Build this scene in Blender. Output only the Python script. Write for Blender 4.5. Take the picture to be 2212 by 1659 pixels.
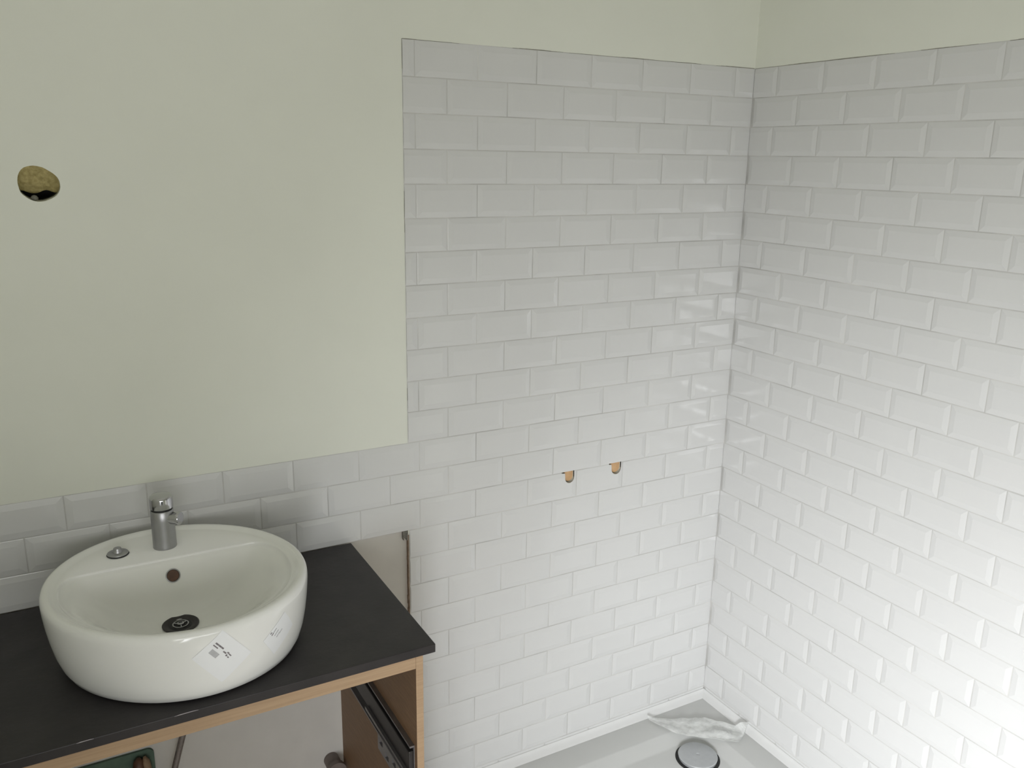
import bpy, bmesh, math, random
from mathutils import Vector, Matrix, noise

random.seed(7)
scn = bpy.context.scene
COL = scn.collection
for o in list(bpy.data.objects):
    bpy.data.objects.remove(o)

# ---------------------------------------------------------------- camera
R = [[0.8751400454914724, -0.4836100948483598, 0.01584856264599703],
     [-0.10999568574472628, -0.23073072677679182, -0.9667803684594557],
     [0.471201496065888, 0.8443249421175558, -0.25511672274363956]]
CAM = (-1.76683889, -1.8398389, 1.75396263)
cd = bpy.data.cameras.new('camera')
cam = bpy.data.objects.new('camera', cd)
COL.objects.link(cam)
m = Matrix.Identity(4)
for i in range(3):
    m[i][0], m[i][1], m[i][2] = R[0][i], -R[1][i], -R[2][i]
    m[i][3] = CAM[i]
cam.matrix_world = m
cd.sensor_width = 36.0
cd.lens = 36.0 * 1847.8 / 2212.0
cd.clip_start = 0.02
scn.camera = cam

# ---------------------------------------------------------------- sky, window light, exposure
WIN = (-2.45, -1.05, 0.40, 1.65)          # x0, x1, z0, z1 of the window in the wall behind the viewer
YF = -2.45                                # inner face of that wall
world = bpy.data.worlds.new('sky')
scn.world = world
world.use_nodes = True
nt = world.node_tree
nt.nodes.clear()
tc = nt.nodes.new('ShaderNodeTexCoord')
sp = nt.nodes.new('ShaderNodeSeparateXYZ')
rmp = nt.nodes.new('ShaderNodeValToRGB')
rmp.color_ramp.elements[0].position = 0.44
rmp.color_ramp.elements[0].color = (0.20, 0.21, 0.18, 1)
rmp.color_ramp.elements[1].position = 0.56
rmp.color_ramp.elements[1].color = (0.93, 0.97, 1.0, 1)
mp = nt.nodes.new('ShaderNodeMapRange')
mp.inputs['From Min'].default_value = -1
mp.inputs['From Max'].default_value = 1
bg = nt.nodes.new('ShaderNodeBackground')
bg.inputs['Strength'].default_value = 0.35
wo = nt.nodes.new('ShaderNodeOutputWorld')
nt.links.new(tc.outputs['Generated'], sp.inputs[0])
nt.links.new(sp.outputs['Z'], mp.inputs['Value'])
nt.links.new(mp.outputs[0], rmp.inputs[0])
nt.links.new(rmp.outputs[0], bg.inputs['Color'])
nt.links.new(bg.outputs[0], wo.inputs[0])
# daylight through the window: soft light from its upper half, and the low bright sky that slants in from the left
def window_lamp(name, loc, aim, sx, sy, watts, spread, col):
    ld = bpy.data.lights.new(name, 'AREA')
    ld.shape = 'RECTANGLE'
    ld.size, ld.size_y, ld.energy, ld.color = sx, sy, watts, col
    ld.spread = math.radians(spread)
    lo = bpy.data.objects.new(name, ld)
    COL.objects.link(lo)
    lo.location = loc
    lo.rotation_euler = (Vector(aim) - Vector(loc)).to_track_quat('-Z', 'Y').to_euler()
    return lo
window_lamp('window_daylight', (-1.75, YF - 0.01, 1.30), (-1.0, 0, 3.0), 1.3, 0.6, 10.2, 140, (1.0, 1.0, 0.99))
window_lamp('window_low_sky', (-2.00, YF - 0.01, 0.75), (0, -1.3, 0.1), 0.5, 0.6, 20.0, 110, (0.98, 1.0, 1.03))
window_lamp('window_bright_sky', (-2.30, YF - 0.03, 0.75), (0, -1.3, 0.1), 0.5, 0.6, 12.9, 70, (0.98, 1.0, 1.03))

scn.view_settings.view_transform = 'Standard'
scn.view_settings.look = 'None'
scn.view_settings.gamma = 1.0
scn.view_settings.exposure = 0.03
scn.view_settings.use_curve_mapping = False
scn.cycles.max_bounces = 14
scn.cycles.diffuse_bounces = 8

# ---------------------------------------------------------------- materials
def mat(name, col, rough=0.5, metal=0.0, var=0.06, scale=30.0, bump=0.0, bscale=120.0, spec=0.5,
        stretch=None, col2=None):
    """Principled material whose colour wanders a little with noise."""
    mt = bpy.data.materials.new(name)
    mt.use_nodes = True
    t = mt.node_tree
    b = t.nodes['Principled BSDF']
    b.inputs['Roughness'].default_value = rough
    b.inputs['Metallic'].default_value = metal
    b.inputs['Specular IOR Level'].default_value = spec
    co = t.nodes.new('ShaderNodeTexCoord')
    src = co.outputs['Object']
    if stretch:
        mpn = t.nodes.new('ShaderNodeMapping')
        mpn.inputs['Scale'].default_value = stretch
        t.links.new(src, mpn.inputs[0])
        src = mpn.outputs[0]
    n = t.nodes.new('ShaderNodeTexNoise')
    n.inputs['Scale'].default_value = scale
    n.inputs['Detail'].default_value = 6
    r = t.nodes.new('ShaderNodeValToRGB')
    r.color_ramp.elements[0].position = 0.3
    r.color_ramp.elements[1].position = 0.7
    a = col2 if col2 else tuple(c * (1 - var) for c in col)
    z = col if col2 else tuple(min(1, c * (1 + var)) for c in col)
    r.color_ramp.elements[0].color = (*a, 1)
    r.color_ramp.elements[1].color = (*z, 1)
    t.links.new(src, n.inputs['Vector'])
    t.links.new(n.outputs['Fac'], r.inputs[0])
    t.links.new(r.outputs[0], b.inputs['Base Color'])
    if bump:
        n2 = t.nodes.new('ShaderNodeTexNoise')
        n2.inputs['Scale'].default_value = bscale
        n2.inputs['Detail'].default_value = 4
        bp = t.nodes.new('ShaderNodeBump')
        bp.inputs['Strength'].default_value = bump
        bp.inputs['Distance'].default_value = 0.002
        t.links.new(src, n2.inputs['Vector'])
        t.links.new(n2.outputs['Fac'], bp.inputs['Height'])
        t.links.new(bp.outputs[0], b.inputs['Normal'])
    return mt

M = {}
M['plaster'] = mat('plaster', (0.70, 0.71, 0.638), 0.85, var=0.012, scale=6, bump=0.06, bscale=60, spec=0.2)
M['bare_plaster'] = mat('bare_plaster', (0.58, 0.56, 0.525), 0.9, var=0.03, scale=14, bump=0.1, bscale=70, spec=0.2)
M['tile'] = mat('tile_glaze', (0.61, 0.61, 0.605), 0.14, var=0.006, scale=5, bump=0.012, bscale=14, spec=0.5)
M['grout'] = mat('grout', (0.52, 0.515, 0.50), 0.9, var=0.16, scale=9, spec=0.2)
M['ceramic'] = mat('sanitary_ceramic', (0.83, 0.83, 0.81), 0.08, var=0.006, scale=4)
M['slate'] = mat('dark_slate_laminate', (0.030, 0.026, 0.0265), 0.45, col2=(0.019, 0.0165, 0.0175), scale=16, bump=0.15, bscale=90, spec=0.4)
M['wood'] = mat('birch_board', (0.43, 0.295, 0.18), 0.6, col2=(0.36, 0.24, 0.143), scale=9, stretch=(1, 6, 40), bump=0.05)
M['wood_shaded'] = mat('birch_board_shaded', (0.215, 0.125, 0.065), 0.55, col2=(0.165, 0.093, 0.046), scale=7, stretch=(30, 4, 30))  # same birch, darkened: the shade inside the cabinet is put into the colour
M['chrome'] = mat('chrome', (0.50, 0.50, 0.51), 0.12, 1.0, var=0.02)
M['satin'] = mat('satin_chrome', (0.42, 0.42, 0.43), 0.38, 1.0, var=0.04)
M['dark_metal'] = mat('dark_steel', (0.06, 0.056, 0.056), 0.45, 0.7, var=0.1)
M['cover'] = mat('brushed_cover', (0.50, 0.515, 0.53), 0.42, 0.45, var=0.04, scale=60)
M['grey_metal'] = mat('grey_steel', (0.26, 0.25, 0.25), 0.45, 0.7, var=0.1)
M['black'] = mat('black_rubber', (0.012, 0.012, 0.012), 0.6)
M['insulation'] = mat('mineral_wool', (0.50, 0.42, 0.20), 0.95, col2=(0.31, 0.26, 0.11), scale=160, bump=0.6, bscale=220, spec=0.1)
M['timber'] = mat('raw_timber', (0.62, 0.40, 0.22), 0.8, col2=(0.52, 0.33, 0.18), scale=60, spec=0.2)
M['brown'] = mat('brown_pipe', (0.12, 0.055, 0.028), 0.55, col2=(0.05, 0.022, 0.012), scale=70)
M['tan'] = mat('tan_wrap', (0.30, 0.20, 0.12), 0.7, col2=(0.18, 0.11, 0.06), scale=80)
M['green'] = mat('green_board', (0.10, 0.15, 0.115), 0.8, var=0.1, scale=40, spec=0.2)
M['hose'] = mat('grey_hose', (0.20, 0.175, 0.16), 0.45, 0.3, var=0.15, scale=200)
M['pipe'] = mat('dull_grey_plastic', (0.17, 0.14, 0.125), 0.5, var=0.08)
M['tray'] = mat('tray_stone_resin', (0.56, 0.565, 0.555), 0.28, var=0.012, scale=10)
M['seal'] = mat('white_silicone', (0.66, 0.66, 0.655), 0.35, var=0.01)
M['adhesive'] = mat('brown_adhesive', (0.22, 0.165, 0.125), 0.9, var=0.25, scale=90, spec=0.1)
M['joint'] = mat('shaded_dirty_joint', (0.26, 0.25, 0.215), 0.9, var=0.25, scale=50, spec=0.1)  # dirt and the shade of the unfilled gap in one dark colour
M['clip'] = mat('grey_trim_end', (0.16, 0.155, 0.13), 0.6, var=0.2, scale=120)
M['paper'] = mat('white_label_paper', (0.85, 0.86, 0.88), 0.25, var=0.008)
M['ink'] = mat('faded_ink', (0.13, 0.11, 0.12), 0.7, col2=(0.30, 0.28, 0.29), scale=500)
M['pale_ink'] = mat('pale_grey_ink', (0.48, 0.48, 0.50), 0.6, var=0.1, scale=500)
M['pale_sliver'] = mat('pale_edge_sliver', (0.40, 0.36, 0.39), 0.5, var=0.05)
M['door'] = mat('dark_door_paint', (0.20, 0.19, 0.175), 0.5, var=0.05, scale=6)
M['floor'] = mat('floor_board', (0.42, 0.39, 0.35), 0.7, var=0.1, scale=8)
M['ceiling'] = mat('ceiling_paint', (0.74, 0.74, 0.70), 0.9, var=0.01)
M['frame'] = mat('window_paint', (0.8, 0.8, 0.79), 0.4, var=0.01)

# clear plastic film: thin, partly see-through
fm = bpy.data.materials.new('clear_film')
fm.use_nodes = True
t = fm.node_tree
b = t.nodes['Principled BSDF']
b.inputs['Base Color'].default_value = (0.86, 0.87, 0.86, 1)
b.inputs['Roughness'].default_value = 0.16
tr = t.nodes.new('ShaderNodeBsdfTransparent')
mx = t.nodes.new('ShaderNodeMixShader')
nz = t.nodes.new('ShaderNodeTexNoise')
nz.inputs['Scale'].default_value = 16
nz.inputs['Detail'].default_value = 1.0
mr = t.nodes.new('ShaderNodeMapRange')
mr.inputs['To Min'].default_value = 0.25
mr.inputs['To Max'].default_value = 0.70
t.links.new(nz.outputs['Fac'], mr.inputs['Value'])
t.links.new(mr.outputs[0], mx.inputs[0])
t.links.new(tr.outputs[0], mx.inputs[1])
t.links.new(b.outputs[0], mx.inputs[2])
t.links.new(mx.outputs[0], t.nodes['Material Output'].inputs[0])
M['film'] = fm

# window glass
gm = bpy.data.materials.new('window_glass')
gm.use_nodes = True
t = gm.node_tree
gl = t.nodes.new('ShaderNodeBsdfGlossy')
gl.inputs['Roughness'].default_value = 0.02
tr = t.nodes.new('ShaderNodeBsdfTransparent')
mx = t.nodes.new('ShaderNodeMixShader')
mx.inputs[0].default_value = 0.06
t.links.new(tr.outputs[0], mx.inputs[1])
t.links.new(gl.outputs[0], mx.inputs[2])
t.links.new(mx.outputs[0], t.nodes['Material Output'].inputs[0])
M['glass'] = gm

# ---------------------------------------------------------------- helpers
ORG = {}                                  # world origin of each parent

def link(name, me, parent=None, loc=None):
    o = bpy.data.objects.new(name, me)
    COL.objects.link(o)
    if parent is not None:
        o.parent = parent
        ORG[o] = ORG[parent]
    else:
        ORG[o] = Vector(loc if loc else (0, 0, 0))
        o.location = ORG[o]
    return o

def obj(name, bm, material, parent=None, loc=None, smooth=False, normals=True):
    """Turn a bmesh given in world coordinates into ONE object."""
    org = ORG[parent] if parent is not None else Vector(loc if loc else (0, 0, 0))
    if normals:
        bmesh.ops.recalc_face_normals(bm, faces=bm.faces)
    bmesh.ops.translate(bm, verts=bm.verts, vec=-org)
    me = bpy.data.meshes.new(name)
    bm.to_mesh(me)
    bm.free()
    if smooth:
        for p in me.polygons:
            p.use_smooth = True
        if smooth != 'all':
            me.set_sharp_from_angle(angle=math.radians(smooth if smooth is not True else 40))
    me.materials.append(M[material])
    return link(name, me, parent, loc)

def tag(o, label, cat=None, group=None):
    o['label'] = label
    if cat:
        o['category'] = cat
    if group:
        o['group'] = group
    return o

def empty(name, loc, label, cat, group=None):
    o = bpy.data.objects.new(name, None)
    COL.objects.link(o)
    o.empty_display_size = 0.05
    o.location = loc
    ORG[o] = Vector(loc)
    return tag(o, label, cat, group)

def box(bm, x0, x1, y0, y1, z0, z1, bevel=0.0):
    r = bmesh.ops.create_cube(bm, size=1.0)
    vs = r['verts']
    bmesh.ops.scale(bm, verts=vs, vec=(x1 - x0, y1 - y0, z1 - z0))
    bmesh.ops.translate(bm, verts=vs, vec=((x0 + x1) / 2, (y0 + y1) / 2, (z0 + z1) / 2))
    if bevel:
        es = list({e for v in vs for e in v.link_edges})
        bmesh.ops.bevel(bm, geom=es, offset=bevel, segments=2, affect='EDGES', profile=0.5)
    return bm

def bx(*a, **k):
    return box(bmesh.new(), *a, **k)

def lathe(bm, prof, c, n=48, axis=Vector((0, 0, 1)), cap=True):
    """Profile of (radius, height) pairs turned about an axis through c."""
    axis = axis.normalized()
    q = Vector((0, 0, 1)).rotation_difference(axis)
    rings = []
    for r, h in prof:
        ring = []
        for i in range(n):
            a = 2 * math.pi * i / n
            ring.append(bm.verts.new(Vector(c) + q @ Vector((r * math.cos(a), r * math.sin(a), h))))
        rings.append(ring)
    for A, B in zip(rings, rings[1:]):
        for i in range(n):
            bm.faces.new((A[i], A[(i + 1) % n], B[(i + 1) % n], B[i]))
    if cap:
        bm.faces.new(rings[0][::-1])
        bm.faces.new(rings[-1])
    return bm

def tube(bm, pts, r, n=14, caps=True):
    pts = [Vector(p) for p in pts]
    rings = []
    up = Vector((0.3, 0.9, 0.1))
    for i, p in enumerate(pts):
        d = (pts[min(i + 1, len(pts) - 1)] - pts[max(i - 1, 0)]).normalized()
        a = d.cross(up).normalized()
        b2 = d.cross(a).normalized()
        rr = r[i] if isinstance(r, (list, tuple)) else r
        rings.append([bm.verts.new(p + rr * (math.cos(2 * math.pi * k / n) * a + math.sin(2 * math.pi * k / n) * b2)) for k in range(n)])
    for A, B in zip(rings, rings[1:]):
        for i in range(n):
            bm.faces.new((A[i], A[(i + 1) % n], B[(i + 1) % n], B[i]))
    if caps:
        bm.faces.new(rings[0][::-1])
        bm.faces.new(rings[-1])
    return bm

def cut(o, bms):
    """Boolean difference of o with each cutter bmesh, baked into o's mesh."""
    for cb in bms:
        bmesh.ops.recalc_face_normals(cb, faces=cb.faces)
        cm = bpy.data.meshes.new('cutter')
        cb.to_mesh(cm)
        cb.free()
        c = bpy.data.objects.new('cutter', cm)
        COL.objects.link(c)
        md = o.modifiers.new('cut', 'BOOLEAN')
        md.operation = 'DIFFERENCE'
        md.solver = 'EXACT'
        md.object = c
        bpy.context.view_layer.update()
        dg = bpy.context.evaluated_depsgraph_get()
        me = bpy.data.meshes.new_from_object(o.evaluated_get(dg))
        o.modifiers.clear()
        o.data = me
        bpy.data.objects.remove(c)
        bpy.data.meshes.remove(cm)

def prism(outline, y0, y1):
    """Outline in x, z extruded from y0 to y1."""
    bm = bmesh.new()
    A = [bm.verts.new((x, y0, z)) for x, z in outline]
    B = [bm.verts.new((x, y1, z)) for x, z in outline]
    n = len(A)
    bm.faces.new(A)
    bm.faces.new(B[::-1])
    for i in range(n):
        bm.faces.new((A[i], A[(i + 1) % n], B[(i + 1) % n], B[i]))
    return bm

# ---------------------------------------------------------------- the setting
ZT = 2.0            # top edge of the tiling
H = 0.0765          # tile row pitch
W = 0.15505         # tile column pitch
OB = -0.0117        # column offset on the sink wall
OR = 0.0050         # column offset on the shower wall
PL = 0.0026         # plaster and grout lie this far behind the tile faces
XL, XC, ZCEIL = -2.6, -1.0245, 2.6
ZC = ZT - 15 * H    # counter top height

def struct(name, bm, material, label=None):
    o = obj(name, bm, material)
    o['kind'] = 'structure'
    if label:
        o['label'] = label
    return o

wall_back = struct('wall_back', bx(XL, 0.30, PL, 0.16, 0, ZCEIL), 'plaster', 'pale green-grey plastered wall behind the wash basin')

def hole_outline(cx, cz, r, seed, n=40):
    out = []
    for i in range(n):
        a = 2 * math.pi * i / n
        rr = r * (1 + 0.05 * math.sin(2 * a + 2.3) + 0.035 * math.sin(3 * a + seed) + 0.03 * noise.noise(Vector((3 * math.cos(a), 3 * math.sin(a), seed))))
        out.append((cx + rr * math.cos(a), cz + rr * math.sin(a)))
    return out

def notch_outline(x0, x1, zt, zb, lead):
    """A hole drilled at a tile's top edge: straight top, round bottom, thin saw cut to the left."""
    out = [(x0 - lead, zt + 0.001), (x1, zt + 0.001)]
    r = (x1 - x0) / 2
    zc = zb + r
    for i in range(0, 13):
        a = -math.pi * i / 12
        out.append(((x0 + x1) / 2 + r * math.cos(a), zc + r * math.sin(a)))
    out += [(x0, zt - 0.0035), (x0 - lead, zt - 0.002)]
    return out

HOLE = (-1.7475, 1.6945, 0.0335)
NOTCH = [(-0.5690, -0.5390, ZT - 14 * H, 0.8965, 0.010), (-0.4150, -0.3815, ZT - 14 * H, 0.8960, 0.008)]
cut(wall_back, [bx(XL - 0.1, -1.0285, -0.05, 0.0105, -0.05, ZC + 0.0005),
                prism(hole_outline(*HOLE, 1.7), -0.05, 0.13)] +
               [prism(notch_outline(*n), -0.05, 0.06) for n in NOTCH])
wall_back.data.materials.append(M['bare_plaster'])
wall_back.data.materials.append(M['grout'])
for p in wall_back.data.polygons:
    c = p.center
    if p.normal.y < -0.9 and abs(c.y - 0.0105) < 0.001:
        p.material_index = 1

# grout bed behind the tiles: a thin layer that is part of the wall
bm = bmesh.new()
box(bm, XC - 0.001, 0.0045, PL - 0.0002, PL + 0.004, 0.05, ZT)
box(bm, XL, XC - 0.001, PL - 0.0002, PL + 0.004, ZC, ZT - 12 * H)
grout_back = obj('grout_bed', bm, 'grout', wall_back)
cut(grout_back, [prism(notch_outline(*n), -0.05, 0.06) for n in NOTCH])

wall_right = struct('wall_right', bx(PL, 0.16, -3.0, PL + 0.2, 0, ZCEIL), 'plaster', 'tiled shower wall on the right')
RIGHT_END = -(6.5 * W + OR)
obj('grout_bed', bx(PL - 0.0002, PL + 0.004, RIGHT_END, PL, 0.05, ZT), 'grout', wall_right)
door = struct('door_1', bx(-0.030, PL - 0.0002, RIGHT_END - 0.86, RIGHT_END - 0.06, 0.004, 2.02, bevel=0.002), 'door')
bm = bmesh.new()
box(bm, -0.020, PL - 0.0002, RIGHT_END - 0.058, RIGHT_END - 0.004, 0.0, 2.08)
box(bm, -0.020, PL - 0.0002, RIGHT_END - 0.92, RIGHT_END - 0.862, 0.0, 2.08)
box(bm, -0.020, PL - 0.0002, RIGHT_END - 0.862, RIGHT_END - 0.058, 2.022, 2.08)
obj('door_frame', bm, 'door', door)
bm = bmesh.new()
tube(bm, [(-0.031, RIGHT_END - 0.12, 1.0), (-0.075, RIGHT_END - 0.12, 1.0), (-0.080, RIGHT_END - 0.125, 1.0), (-0.080, RIGHT_END - 0.24, 1.0)], 0.009, 12)
obj('door_handle', bm, 'satin', door, smooth=True)
wall_left = struct('wall_left', bx(XL - 0.15, XL, YF - 0.2, 0.16, 0, ZCEIL), 'plaster')
floor = struct('floor', bx(XL - 0.15, 0.3, YF - 0.2, 0.16, -0.1, 0), 'floor')
ceiling = struct('ceiling', bx(XL - 0.15, 0.3, YF - 0.2, 0.16, ZCEIL, ZCEIL + 0.1), 'ceiling')
wall_front = struct('wall_front', bx(XL - 0.15, 0.3, YF - 0.2, YF, 0, ZCEIL), 'plaster')
cut(wall_front, [bx(WIN[0], WIN[1], YF - 0.5, YF + 0.2, WIN[2], WIN[3])])
bm = bmesh.new()
for a in ((WIN[0], WIN[0] + 0.05, WIN[2], WIN[3]), (WIN[1] - 0.05, WIN[1], WIN[2], WIN[3]),
          (WIN[0] + 0.05, WIN[1] - 0.05, WIN[2], WIN[2] + 0.05), (WIN[0] + 0.05, WIN[1] - 0.05, WIN[3] - 0.05, WIN[3]),
          ((WIN[0] + WIN[1]) / 2 - 0.025, (WIN[0] + WIN[1]) / 2 + 0.025, WIN[2] + 0.05, WIN[3] - 0.05)):
    box(bm, a[0], a[1], YF - 0.09, YF - 0.04, a[2], a[3])
window = struct('window_1', bm, 'frame')
obj('pane', bx(WIN[0] + 0.05, WIN[1] - 0.05, YF - 0.068, YF - 0.064, WIN[2] + 0.05, WIN[3] - 0.05), 'glass', window)

# hole in the plaster
bm = bmesh.new()
N1, N2 = 22, 18
g = []
for i in range(N1):
    row = []
    for j in range(N2):
        x = HOLE[0] - 0.05 + 0.1 * i / (N1 - 1)
        z = 1.6775 + 0.07 * j / (N2 - 1)
        y = 0.036 + 0.010 * noise.noise(Vector((x * 45, z * 45, 0.3))) + 0.35 * (1.70 - z) * (z < 1.70)
        y = max(0.020, y)
        zz = z + 0.010 * noise.noise(Vector((x * 40, 2.2, 0))) * (j == 0)
        row.append(bm.verts.new((x, y, zz)))
    g.append(row)
for i in range(N1 - 1):
    for j in range(N2 - 1):
        bm.faces.new((g[i][j], g[i + 1][j], g[i + 1][j + 1], g[i][j + 1]))
r = bmesh.ops.extrude_face_region(bm, geom=bm.faces[:])
bmesh.ops.translate(bm, verts=[v for v in r['geom'] if isinstance(v, bmesh.types.BMVert)], vec=(0, 0.02, 0))
tag(obj('insulation', bm, 'insulation', wall_back, smooth='all'), 'khaki fibrous insulation inside the round hole')
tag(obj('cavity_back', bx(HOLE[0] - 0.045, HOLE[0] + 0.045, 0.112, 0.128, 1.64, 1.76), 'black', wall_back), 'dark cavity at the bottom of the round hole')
tag(obj('plaster_crumb', lathe(bmesh.new(), [(0.001, 0), (0.006, 0.002), (0.007, 0.006), (0.004, 0.010), (0.001, 0.011)], (-1.7565, 0.020, 1.6625), 9), 'clip', wall_back, smooth='all'), 'grey crumb lying in the bottom of the round hole')
for k, n in enumerate(NOTCH):
    r_ = (n[1] - n[0]) / 2 - 0.0012
    zc_ = n[3] + (n[1] - n[0]) / 2
    ol = [((n[0] + n[1]) / 2 + 0.0010 + r_ * math.cos(q), zc_ + 0.0012 + r_ * math.sin(q)) for q in [-math.pi * i / 12 for i in range(13)]]
    ol = [(ol[0][0], n[2] - 0.0012)] + ol + [(ol[-1][0], n[2] - 0.0012)]
    tag(obj('timber_backing', prism(ol, 0.0095, 0.055), 'timber', wall_back), 'tan timber seen through the pipe hole')

# ---------------------------------------------------------------- tiles
TW, TH = W - 0.0024, H - 0.0024
BV, BD, TD = 0.0120, 0.0021, 0.0030     # bevel width, bevel drop, edge depth
MESH = {}

def tile_mesh(x0, x1, z0, z1):
    """Bevelled tile with its face at y = 0 looking towards -y, clipped to x0..x1, z0..z1 about its own centre."""
    key = (round(x0, 4), round(x1, 4), round(z0, 4), round(z1, 4))
    if key in MESH:
        return MESH[key]
    bm = bmesh.new()
    a, c = TW / 2, TH / 2
    def ring(dx, dz, y):
        return [bm.verts.new((sx * (a - dx), y, sz * (c - dz))) for sx, sz in ((-1, -1), (1, -1), (1, 1), (-1, 1))]
    e = 0.0010
    r0 = ring(BV + e, BV + e, 0.0)
    r1 = ring(BV - e, BV - e, 0.0003)
    r2 = ring(e, e, BD - 0.0003)
    r3 = ring(0, 0, BD)
    r4 = ring(0, 0, BD + TD)
    bm.faces.new(r0)
    for A, B in ((r0, r1), (r1, r2), (r2, r3), (r3, r4)):
        for i in range(4):
            bm.faces.new((B[i], B[(i + 1) % 4], A[(i + 1) % 4], A[i]))
    bm.faces.new(r4[::-1])
    for co, no, need in (((x0, 0, 0), (-1, 0, 0), x0 > -a + 1e-5), ((x1, 0, 0), (1, 0, 0), x1 < a - 1e-5),
                         ((0, 0, z0), (0, 0, -1), z0 > -c + 1e-5), ((0, 0, z1), (0, 0, 1), z1 < c - 1e-5)):
        if need:
            bmesh.ops.bisect_plane(bm, geom=bm.verts[:] + bm.edges[:] + bm.faces[:], dist=1e-6, plane_co=co, plane_no=no, clear_outer=True)
            es = [ed for ed in bm.edges if ed.is_boundary]
            if es:
                bmesh.ops.contextual_create(bm, geom=es)
    bmesh.ops.recalc_face_normals(bm, faces=bm.faces)
    me = bpy.data.meshes.new('tile')
    bm.to_mesh(me)
    bm.free()
    me.materials.append(M['tile'])
    MESH[key] = me
    return me

def lay(parent, right, lo, hi, k, zmin):
    """One course of tiles, row k, from column distance lo to hi measured from the corner."""
    off = OR if right else OB
    made = []
    first = -0.5 if k % 2 == 0 else 0.0
    c = first - 1
    zc = ZT - (k + 0.5) * H
    while True:
        s = c * W + off
        if s > hi:
            break
        mid = s + W / 2
        x0, x1 = max(-TW / 2, lo - mid), min(TW / 2, hi - mid)
        z0 = max(-TH / 2, zmin - zc)
        if x1 - x0 > 0.010 and TH / 2 - z0 > 0.006:
            if right:
                me = tile_mesh(x0, x1, z0, TH / 2)
            else:
                me = tile_mesh(-x1, -x0, z0, TH / 2)
            o = bpy.data.objects.new('tile', me)
            COL.objects.link(o)
            o.parent = parent
            ORG[o] = Vector((0, 0, 0))
            ry = random.uniform(-0.0025, 0.0025)
            rx = random.uniform(-0.004, 0.004)
            jig = random.uniform(-0.0003, 0.0002)
            if right:
                o.location = (-jig, -mid, zc)
                o.rotation_euler = (rx, 0, -math.pi / 2 + ry)
            else:
                o.location = (-mid, jig, zc)
                o.rotation_euler = (rx, 0, ry)
            made.append((c, o))
        c += 1
    return made

ZTRAY = 0.060
cutters = {4.5 - 1: NOTCH[0]}
for k in range(26):
    hi = -XC if (k < 12 or k >= 15) else -XL - 0.02
    row = lay(wall_back, False, 0.0008, hi, k, ZTRAY + 0.003)
    if k == 14:
        for c, o in row:
            for n in NOTCH:
                xl, xr = -((c + 1) * W + OB), -(c * W + OB)
                if xl < (n[0] + n[1]) / 2 < xr:
                    ol = notch_outline(*n)
                    o.rotation_euler = (0, 0, 0)
                    cut(o, [prism(ol, -0.05, 0.05)])
    lay(wall_right, True, 0.0, -RIGHT_END, k, ZTRAY + 0.003)

# ragged open joint, its shadow gap painted as dark strips, along the top of the tiling and down its left side
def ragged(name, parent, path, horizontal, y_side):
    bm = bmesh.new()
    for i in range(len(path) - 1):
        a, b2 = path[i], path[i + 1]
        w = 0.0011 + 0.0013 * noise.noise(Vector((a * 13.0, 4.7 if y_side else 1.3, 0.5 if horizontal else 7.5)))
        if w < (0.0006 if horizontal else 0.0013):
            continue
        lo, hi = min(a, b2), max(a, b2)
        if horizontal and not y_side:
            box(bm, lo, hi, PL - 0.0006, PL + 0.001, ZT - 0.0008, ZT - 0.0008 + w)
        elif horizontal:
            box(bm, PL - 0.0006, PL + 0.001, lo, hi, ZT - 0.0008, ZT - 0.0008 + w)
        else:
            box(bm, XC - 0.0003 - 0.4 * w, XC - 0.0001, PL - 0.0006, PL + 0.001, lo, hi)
    return tag(obj(name, bm, 'joint', parent), 'thin ragged joint at the edge of the tiling, its shade painted dark')
NP = 60
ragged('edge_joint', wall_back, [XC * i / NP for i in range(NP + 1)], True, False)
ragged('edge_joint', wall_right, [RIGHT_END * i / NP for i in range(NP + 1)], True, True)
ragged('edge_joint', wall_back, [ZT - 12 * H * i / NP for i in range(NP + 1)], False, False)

# raw tile edge by the untiled strip beside the counter
bm = bmesh.new()
n = 30
for i in range(n):
    z0 = ZC - 0.012 - 0.36 * i / n
    z1 = ZC - 0.012 - 0.36 * (i + 1) / n
    w = 0.0016 + 0.0012 * noise.noise(Vector((0, 0, i * 0.9)))
    box(bm, -1.0285 - w, -1.0268, 0.0015, 0.0104, z1, z0)
tag(obj('adhesive_edge', bm, 'adhesive', wall_back), 'brown line of raw adhesive along the cut tile edge')
bm = bx(-1.0425, -1.0285, 0.003, 0.0104, ZC - 0.0205, ZC - 0.001, bevel=0.001)
box(bm, -1.0330, -1.0300, 0.0015, 0.0104, ZC - 0.026, ZC - 0.008)
box(bm, -1.0415, -1.0395, 0.0015, 0.0104, ZC - 0.024, ZC - 0.012)
tag(obj('trim_stub', bm, 'clip', wall_back), 'small grey trim stub in the corner of the untiled strip')

# ---------------------------------------------------------------- counter
XR = -1.1775
counter = obj('countertop', bx(-2.20, XR, -0.5005, -0.0015, ZC - 0.018, ZC, bevel=0.0015), 'slate', loc=(-1.7, -0.25, ZC - 0.018))
tag(counter, 'dark slate-coloured countertop carrying the white basin', 'countertop')
for x, l in ((-1.6295, 0.020), (-1.782, 0.013)):  # two thin pale slivers along the front edge
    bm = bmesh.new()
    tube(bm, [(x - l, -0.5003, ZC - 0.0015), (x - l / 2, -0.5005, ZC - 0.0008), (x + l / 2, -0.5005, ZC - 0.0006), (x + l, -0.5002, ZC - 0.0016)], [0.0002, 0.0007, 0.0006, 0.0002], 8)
    tag(obj('edge_sliver', bm, 'pale_sliver', counter, smooth='all'), 'pale sliver on the front edge')

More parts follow.
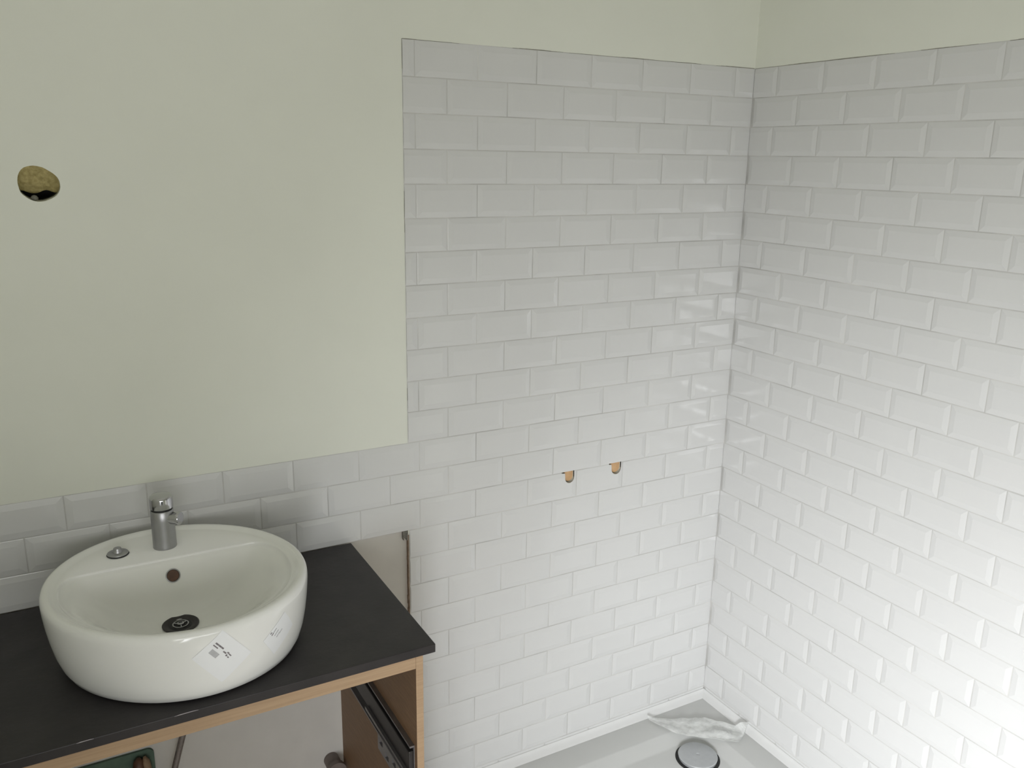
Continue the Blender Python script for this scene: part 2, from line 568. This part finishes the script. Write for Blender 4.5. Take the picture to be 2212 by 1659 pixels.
# ---------------------------------------------------------------- cabinet
zt = ZC - 0.0185
cab = empty('vanity_cabinet', (-1.70, -0.25, 0), 'open birch vanity cabinet without doors under the dark countertop', 'cabinet')
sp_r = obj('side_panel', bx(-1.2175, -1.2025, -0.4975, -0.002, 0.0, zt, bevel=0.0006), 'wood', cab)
sp_r.data.materials.append(M['wood_shaded'])
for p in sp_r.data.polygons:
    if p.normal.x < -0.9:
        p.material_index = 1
obj('side_panel', bx(-2.18, -2.165, -0.4975, -0.002, 0.0, zt, bevel=0.0006), 'wood', cab)
obj('front_rail', bx(-2.165, -1.2176, -0.4975, -0.4795, zt - 0.0255, zt, bevel=0.0006), 'wood', cab)
obj('back_rail', bx(-2.165, -1.2176, -0.020, -0.002, zt - 0.06, zt, bevel=0.0006), 'wood', cab)
obj('bottom_panel', bx(-2.165, -1.2176, -0.4975, -0.002, 0.08, 0.095, bevel=0.0006), 'wood', cab)

XI = -1.2176
bm = bx(XI - 0.002, XI, -0.485, -0.045, 0.545, 0.630)
box(bm, XI - 0.010, XI - 0.002, -0.485, -0.045, 0.626, 0.630)
box(bm, XI - 0.014, XI - 0.002, -0.485, -0.045, 0.545, 0.549)
run = obj('drawer_runner', bm, 'grey_metal', cab)
tag(run, 'dark metal drawer runner inside the right side panel')
obj('slide', bx(XI - 0.013, XI - 0.0025, -0.486, -0.140, 0.572, 0.619, bevel=0.002), 'dark_metal', run)
obj('slide_lip', bx(XI - 0.019, XI - 0.013, -0.486, -0.245, 0.566, 0.574), 'grey_metal', run)
obj('end_bracket', bx(XI - 0.016, XI - 0.0025, -0.138, -0.075, 0.566, 0.629, bevel=0.002), 'grey_metal', run)
bk = bx(XI - 0.022, XI - 0.015, -0.487, -0.330, 0.525, 0.566, bevel=0.0015)
bk = obj('front_bracket', bk, 'grey_metal', run)
cut(bk, [bx(XI - 0.05, XI - 0.001, y - 0.010, y + 0.010, z - 0.006, z + 0.006)
         for y, z in ((-0.350, 0.552), (-0.385, 0.540), (-0.425, 0.553), (-0.458, 0.541))])

# ---------------------------------------------------------------- basin
CX, CY = -1.598, -0.262
EA, EB, PHI = 0.2435, 0.2245, math.radians(-54)

def r0(th):
    a = th - PHI
    return 1 / math.sqrt((math.cos(a) / EA) ** 2 + (math.sin(a) / EB) ** 2)

OUT = [(0.0005, 0.810, -0.008), (0.002, 0.862, -0.008), (0.008, 0.897, -0.008), (0.020, 0.924, -0.007), (0.040, 0.951, -0.005),
       (0.065, 0.973, -0.003), (0.090, 0.989, -0.001), (0.112, 0.998, 0), (0.124, 1.0, 0), (0.131, 0.996, 0), (0.1365, 0.985, 0),
       (0.139, 0.970, 0), (0.1395, 0.952, 0)]

def outer(th, z, off=0.0):
    for (za, sa, ca), (zb, sb, cb) in zip(OUT, OUT[1:]):
        if za <= z <= zb:
            f = (z - za) / (zb - za)
            s, c = sa + f * (sb - sa), ca + f * (cb - ca)
            break
    r = r0(th) * s + off
    return Vector((CX + r * math.cos(th), CY + c + r * math.sin(th), ZC + z))

NB = 120
bm = bmesh.new()
rings = []
for z, s, c in OUT:
    rings.append([bm.verts.new(outer(2 * math.pi * i / NB, z)) for i in range(NB)])
YCH, SM = -0.172, 0.018

def smin(y):
    return YCH - SM * math.log(1 + math.exp((YCH - y) / SM)) if (YCH - y) / SM < 50 else y

def inner_ring(s, z, clip=True, t=0.0, zfun=None):
    out = []
    for i in range(NB):
        th = 2 * math.pi * i / NB
        r = r0(th) * s
        x, y = CX + r * math.cos(th), CY + r * math.sin(th)
        if clip:
            y = smin(y)
        # t pulls the ring in towards the drain
        x += t * (DR[0] - x)
        y += t * (DR[1] - y)
        out.append(bm.verts.new((x, y, ZC + z)))
    return out

DR = (-1.601, -0.258)
rings.append(inner_ring(0.932, 0.1378, False))
rings.append(inner_ring(0.915, 0.1347, False))
rings.append(inner_ring(0.897, 0.1327, False))
rings.append(inner_ring(0.880, 0.1320, True))
rings.append(inner_ring(0.872, 0.1302, True))
rings.append(inner_ring(0.864, 0.1260, True))
NT = 22
for i in range(1, NT + 1):
    u = i / NT
    rings.append(inner_ring(0.864, 0.0285 + 0.0975 * (0.5 + 0.5 * math.cos(math.pi * min(1.0, u) ** 0.80)) ** 1.25, True, 0.845 * u))
for A, B in zip(rings, rings[1:]):
    for i in range(NB):
        bm.faces.new((A[i], A[(i + 1) % NB], B[(i + 1) % NB], B[i]))
bm.faces.new(rings[0][::-1])
bm.faces.new(rings[-1])
basin = obj('wash_basin', bm, 'ceramic', loc=(CX, CY, ZC), smooth='all')
tag(basin, 'white rounded ceramic vessel basin on the dark countertop', 'basin')

# drain fitting inside the bowl
zd = ZC + 0.0292
d = obj('drain', lathe(bmesh.new(), [(0.033, 0), (0.0335, 0.0020), (0.0315, 0.0034), (0.0265, 0.0026), (0.0215, -0.0002), (0.0205, -0.0006)], (DR[0], DR[1], zd), 48), 'dark_metal', basin, smooth=True)
d['label'] = 'open metal drain without its plug'
obj('drain_throat', lathe(bmesh.new(), [(0.0204, 0), (0.0204, 0.0009)], (DR[0], DR[1], zd - 0.0006), 40), 'black', d)
bm = bmesh.new()
lathe(bm, [(0.0065, 0), (0.0065, 0.0035), (0.0035, 0.0045), (0.0035, 0.0015)], (DR[0], DR[1], zd + 0.0003), 24)
lathe(bm, [(0.0150, 0), (0.0150, 0.0018), (0.0128, 0.0018), (0.0128, 0)], (DR[0], DR[1], zd + 0.0003), 36, cap=False)
for k in range(3):
    a = 2 * math.pi * k / 3 + 0.5
    tube(bm, [(DR[0] + 0.004 * math.cos(a), DR[1] + 0.004 * math.sin(a), zd + 0.0015), (DR[0] + 0.014 * math.cos(a), DR[1] + 0.014 * math.sin(a), zd + 0.0013)], 0.0014, 8)
obj('strainer', bm, 'satin', d, smooth=True)
# overflow hole on the back slope of the bowl
from mathutils.bvhtree import BVHTree
tree = BVHTree.FromPolygons([v.co for v in basin.data.vertices], [p.vertices[:] for p in basin.data.polygons])
hit, nrm, _i, _d = tree.ray_cast(Vector((-1.5995, -0.33, ZC + 0.1000)) - ORG[basin], Vector((0, 1, 0)))
if nrm.y > 0:
    nrm = -nrm
oc = hit + ORG[basin] - 0.0012 * nrm
ov = obj('overflow_ring', lathe(bmesh.new(), [(0.0138, 0), (0.0138, 0.0024), (0.0118, 0.0030), (0.0110, 0.0016), (0.0110, -0.001)], oc, 32, nrm), 'satin', basin, smooth=True)
obj('overflow_opening', lathe(bmesh.new(), [(0.0109, 0), (0.0109, 0.0020)], oc, 32, nrm), 'brown', ov)

# labels stuck on the basin's front
def patch(name, material, cth, cz, hw, hh, rot, off, parent, label=None, nu=12, nv=12, thick=0.0003):
    """A rectangle laid on the outer wall: centre angle (deg), height, half sizes in metres, turned by rot."""
    bm = bmesh.new()
    g = []
    ca, sa = math.cos(math.radians(rot)), math.sin(math.radians(rot))
    for lay_ in (0, 1):
        rows = []
        for i in range(nu + 1):
            row = []
            for j in range(nv + 1):
                u = (2 * i / nu - 1) * hw
                v = (2 * j / nv - 1) * hh
                x, z = u * ca - v * sa, u * sa + v * ca
                th = math.radians(cth) + x / 0.236
                row.append(bm.verts.new(outer(th, min(0.134, max(0.003, cz + z)), off + lay_ * thick)))
            rows.append(row)
        g.append(rows)
    for i in range(nu):
        for j in range(nv):
            bm.faces.new((g[1][i][j], g[1][i + 1][j], g[1][i + 1][j + 1], g[1][i][j + 1]))
            bm.faces.new((g[0][i][j + 1], g[0][i + 1][j + 1], g[0][i + 1][j], g[0][i][j]))
    for i in range(nu):
        for j in (0, nv):
            bm.faces.new((g[0][i][j], g[0][i + 1][j], g[1][i + 1][j], g[1][i][j]))
    for j in range(nv):
        for i in (0, nu):
            bm.faces.new((g[0][i][j], g[0][i][j + 1], g[1][i][j + 1], g[1][i][j]))
    o = obj(name, bm, material, parent, smooth=True)
    if label:
        o['label'] = label
    return o

st = patch('sticker', 'paper', -82, 0.0835, 0.038, 0.033, -52, 0.0004, basin, 'white diamond-turned paper label on the front')
for a, z, hw, hh, rot in ((-83.0, 0.1065, 0.0095, 0.0014, -52), (-84.6, 0.1070, 0.0055, 0.0010, -52)):
    patch('print_line', 'ink', a, z, hw, hh, rot, 0.0008, st, nu=3, nv=1, thick=0.0002)
for a, z, hw, hh in ((-81.2, 0.0915, 0.0036, 0.0012), (-79.8, 0.0885, 0.0022, 0.0012), (-80.6, 0.0850, 0.0016, 0.0016), (-79.1, 0.0835, 0.0028, 0.0010), (-80.0, 0.0805, 0.0018, 0.0010)):
    patch('print_mark', 'ink', a, z, hw, hh, -52, 0.0008, st, nu=2, nv=1, thick=0.0002)
patch('print_block', 'pale_ink', -85.4, 0.0945, 0.0085, 0.0045, -52, 0.0008, st, nu=3, nv=2, thick=0.0002)
s2 = patch('sticker', 'paper', -55, 0.080, 0.030, 0.024, 34, 0.0004, basin, 'white paper label on the right flank')
for a, z, hw in ((-60.2, 0.0905, 0.0020), (-59.4, 0.0870, 0.0028), (-58.0, 0.0920, 0.0045), (-57.2, 0.0855, 0.0060), (-56.2, 0.0800, 0.0050), (-54.6, 0.0835, 0.0045)):
    patch('print_line', 'pale_ink' if a > -58.5 else 'ink', a, z, hw, 0.0010, 40, 0.0008, s2, nu=2, nv=1, thick=0.0002)

# ---------------------------------------------------------------- tap
FX, FY, FZ = -1.6015, -0.1155, ZC + 0.1322
tap = empty('mixer_tap', (FX, FY, FZ), 'chrome single-lever mixer tap on the back ledge of the basin', 'tap')
obj('tap_body', lathe(bmesh.new(), [(0.0222, 0.0), (0.0228, 0.0012), (0.0226, 0.004), (0.0222, 0.06), (0.0220, 0.0795), (0.0212, 0.0805)], (FX, FY, FZ), 56), 'satin', tap, smooth=True)
obj('collar', lathe(bmesh.new(), [(0.0200, 0.0805), (0.0200, 0.0840)], (FX, FY, FZ), 48), 'black', tap, smooth=True)
hd = obj('lever_head', lathe(bmesh.new(), [(0.0208, 0.0840), (0.0222, 0.0850), (0.0223, 0.0920), (0.0222, 0.1045), (0.0212, 0.1080), (0.0185, 0.1105), (0.010, 0.1122), (0.001, 0.1126)], (FX, FY, FZ), 56), 'chrome', tap, smooth=True)
dv = Vector((0.80, -0.60, 0.0)).normalized()
bm = bmesh.new()
p0 = Vector((FX, FY, FZ + 0.0635))
tube(bm, [p0 + dv * 0.010, p0 + dv * 0.026, p0 + dv * 0.034], [0.0130, 0.0130, 0.0128], 28)
spout = obj('spout', bm, 'chrome', tap, smooth=True)
bm = bmesh.new()
tube(bm, [p0 + dv * 0.0332, p0 + dv * 0.0365, p0 + dv * 0.0385], [0.0136, 0.0136, 0.0124], 28)
obj('aerator', bm, 'chrome', spout, smooth=True)

# waste plug left lying on the ledge
PX, PY, PZ = -1.6890, -0.1155, ZC + 0.1328
plug = empty('waste_plug', (PX, PY, PZ), 'loose metal basin plug lying on the ledge left of the tap', 'plug')
obj('rubber_seal', lathe(bmesh.new(), [(0.0195, 0), (0.0208, 0.0012), (0.0200, 0.0030)], (PX, PY, PZ), 40), 'black', plug, smooth=True)
obj('plug_disc', lathe(bmesh.new(), [(0.0198, 0.0030), (0.0192, 0.0044), (0.0165, 0.0056), (0.0120, 0.0054), (0.0100, 0.0062), (0.006, 0.0066)], (PX, PY, PZ), 40), 'satin', plug, smooth=True)
bm = bmesh.new()
lathe(bm, [(0.0095, 0.0062), (0.0085, 0.0100), (0.0078, 0.0115), (0.0072, 0.0140), (0.0045, 0.0152), (0.001, 0.0154)], (PX, PY, PZ), 24)
obj('plug_stem', bm, 'satin', plug, smooth=True)

# ---------------------------------------------------------------- under the counter
bm = bmesh.new()
pts = []
for i in range(25):
    f = i / 24
    z = ZC - 0.020 - f * 0.70
    pts.append((-1.578 - 0.24 * max(0, f - 0.36) + 0.02 * f, -0.062 + 0.012 * math.sin(f * 5), z))
tube(bm, pts, 0.0068, 16)
tag(obj('flexible_hose', bm, 'hose', loc=(pts[0][0], pts[0][1], ZC - 0.02), smooth='all'), 'grey flexible supply hose hanging below the basin', 'hose')

def rrect(x0, x1, z0, z1, r, n=6):
    out = []
    for cx, cz, a0 in ((x1 - r, z1 - r, 0), (x0 + r, z1 - r, 90), (x0 + r, z0 + r, 180), (x1 - r, z0 + r, 270)):
        for i in range(n + 1):
            a = math.radians(a0 + 90 * i / n)
            out.append((cx + r * math.cos(a), cz + r * math.sin(a)))
    return out

gp = obj('pipe_outlet_panel', prism(rrect(-1.86, -1.655, 0.24, 0.447, 0.014), 0.0035, 0.0100), 'green', loc=(-1.75, 0.0100, 0.24))
tag(gp, 'dark green rounded board patch with brown pipe ends below the counter', 'panel')
bm = bmesh.new()
tube(bm, [(-1.693, -0.012, 0.26), (-1.691, -0.012, 0.34), (-1.690, -0.012, 0.415), (-1.689, -0.010, 0.432), (-1.688, -0.006, 0.440)], [0.013, 0.0135, 0.0135, 0.011, 0.003], 18)
obj('pipe_stub', bm, 'brown', gp, smooth='all')
bm = bmesh.new()
tube(bm, [(-1.6755, -0.014, 0.26), (-1.674, -0.015, 0.33), (-1.673, -0.015, 0.41), (-1.674, -0.013, 0.430), (-1.676, -0.008, 0.440)], [0.0085, 0.009, 0.0095, 0.008, 0.003], 14)
obj('pipe_wrap', bm, 'tan', gp, smooth='all')
bm = bmesh.new()
tube(bm, [(-1.800, -0.012, 0.26), (-1.797, -0.012, 0.36), (-1.795, -0.011, 0.430), (-1.795, -0.008, 0.4445)], [0.0135, 0.0135, 0.0135, 0.008], 18)
obj('pipe_stub', bm, 'brown', gp, smooth='all')

bm = bmesh.new()
tube(bm, [(-1.2465, 0.0095, 0.262), (-1.2465, -0.030, 0.262)], 0.0190, 24)
ps = obj('waste_pipe_stub', bm, 'pipe', loc=(-1.2465, 0.0095, 0.262), smooth=True)
tag(ps, 'dull grey-brown pipe stub at the foot of the wall beside the cabinet side', 'pipe')
bm = bmesh.new()
tube(bm, [(-1.2465, -0.0300, 0.262), (-1.2465, -0.0430, 0.262)], 0.0235, 24)
obj('end_cap', bm, 'pipe', ps, smooth=True)

# ---------------------------------------------------------------- shower tray
TX0, TX1, TY0, TY1 = -1.12, -0.0012, -0.92, -0.0012
bm = bmesh.new()
def rr(i0, i1, z, n=5, r=0.02):
    return [bm.verts.new((x, y, z)) for x, y in rrect(TX0 + i0, TX1 - i1, TY0 + i0, TY1 - i1, r, n)]
L = [rr(0, 0, 0.001, r=0.004), rr(0, 0, ZTRAY - 0.003, r=0.004), rr(0.002, 0.002, ZTRAY, r=0.004), rr(0.096, 0.100, ZTRAY, r=0.02), rr(0.101, 0.105, ZTRAY - 0.002, r=0.02),
     rr(0.132, 0.138, ZTRAY - 0.021, r=0.03), rr(0.140, 0.146, ZTRAY - 0.024, r=0.03)]
n = len(L[0])
for A, B in zip(L, L[1:]):
    for i in range(n):
        bm.faces.new((A[i], A[(i + 1) % n], B[(i + 1) % n], B[i]))
bm.faces.new(L[0][::-1])
bm.faces.new(L[-1])
tray = obj('shower_tray', bm, 'tray', loc=(-0.56, -0.46, 0.0), smooth=28)
tag(tray, 'low pale grey shower tray in the tiled corner', 'shower tray')
# silicone bead along both walls
def bead(pts_in):
    bm = bmesh.new()
    rows = []
    for p, dx, dy in pts_in:
        p = Vector(p)
        d = Vector((dx, dy, 0))
        prof = [(-0.0018, 0.0), (0.020, 0.0), (0.015, 0.0045), (0.008, 0.0095), (0.004, 0.015), (0.0012, 0.0195), (-0.0018, 0.0200)]
        rows.append([bm.verts.new(p + d * a + Vector((0, 0, c))) for a, c in prof])
    for A, B in zip(rows, rows[1:]):
        for i in range(len(A)):
            bm.faces.new((A[i], A[(i + 1) % len(A)], B[(i + 1) % len(A)], B[i]))
    bm.faces.new(rows[0])
    bm.faces.new(rows[-1][::-1])
    return bm
tag(obj('sealant_bead', bead([((TX0, -0.0006, ZTRAY), 0, -1), ((-0.0206, -0.0006, ZTRAY), 0, -1), ((-0.0006, -0.0006, ZTRAY), -0.03, -1)]), 'seal', tray, smooth=35), 'white sealant along the sink wall')
tag(obj('sealant_bead', bead([((-0.0006, -0.0006, ZTRAY), -1, -0.03), ((-0.0006, -0.0206, ZTRAY), -1, 0), ((-0.0006, TY0, ZTRAY), -1, 0)]), 'seal', tray, smooth=35), 'white sealant along the shower wall')
# drain cover
DX, DY, DZ = -0.206, -0.214, ZTRAY - 0.0245
obj('drain_well', lathe(bmesh.new(), [(0.0655, 0), (0.0655, 0.0018), (0.0600, 0.0022)], (DX, DY, DZ), 64), 'black', tray, smooth=True)
dc = obj('drain_cover', lathe(bmesh.new(), [(0.0560, 0.0020), (0.0570, 0.0080), (0.0580, 0.0110), (0.0565, 0.0128), (0.0520, 0.0136), (0.0060, 0.0142), (0.0050, 0.0130), (0.0005, 0.0128)], (DX, DY, DZ), 72), 'cover', tray, smooth=True)
dc['label'] = 'round satin chrome drain cover'

# clear film lying crumpled across the corner of the tray
up = [(-0.246, -0.024), (-0.190, -0.062), (-0.140, -0.086), (-0.107, -0.103), (-0.090, -0.108), (-0.070, -0.135), (-0.045, -0.170), (-0.022, -0.200), (-0.004, -0.212)]
lo_ = [(-0.252, -0.028), (-0.232, -0.092), (-0.214, -0.128), (-0.195, -0.152), (-0.172, -0.166), (-0.145, -0.188), (-0.112, -0.216), (-0.078, -0.246), (-0.024, -0.222)]
def samp(pl, f):
    t_ = f * (len(pl) - 1)
    i = min(int(t_), len(pl) - 2)
    return Vector(pl[i]).lerp(Vector(pl[i + 1]), t_ - i)
bm = bmesh.new()
NU, NV = 48, 14
g = []
for i in range(NU + 1):
    a, c = samp(up, i / NU), samp(lo_, i / NU)
    row = []
    for j in range(NV + 1):
        p = a.lerp(c, j / NV)
        wv = noise.noise(Vector((p.x * 30, p.y * 30, 1.0))) + 0.45 * noise.noise(Vector((p.x * 75, p.y * 75, 3.0)))
        edge = min(1, 2.5 * min(i, NU - i) / NU + 0.15)
        z = ZTRAY + 0.0060 + 0.0060 * wv * edge + 0.0035 * abs(math.sin(j / NV * 5 + i * 0.05)) * edge
        z += 0.021 * max(0.0, min(1.0, (p.x + 0.034) / 0.010)) * (1 if i > NU / 2 else 0)
        z += 0.008 * max(0.0, min(1.0, (p.y + 0.034) / 0.010)) * (1 if i < NU / 2 else 0)
        zfl = ZTRAY + 0.0012
        row.append(bm.verts.new((p.x, p.y, max(zfl, z))))
    g.append(row)
for i in range(NU):
    for j in range(NV):
        bm.faces.new((g[i][j], g[i + 1][j], g[i + 1][j + 1], g[i][j + 1]))
r = bmesh.ops.extrude_face_region(bm, geom=bm.faces[:])
bmesh.ops.translate(bm, verts=[v for v in r['geom'] if isinstance(v, bmesh.types.BMVert)], vec=(0, 0, 0.0006))
film = obj('plastic_film', bm, 'film', loc=(-0.14, -0.14, ZTRAY), smooth=60)
tag(film, 'crumpled clear plastic film lying across the corner of the shower tray', 'film')
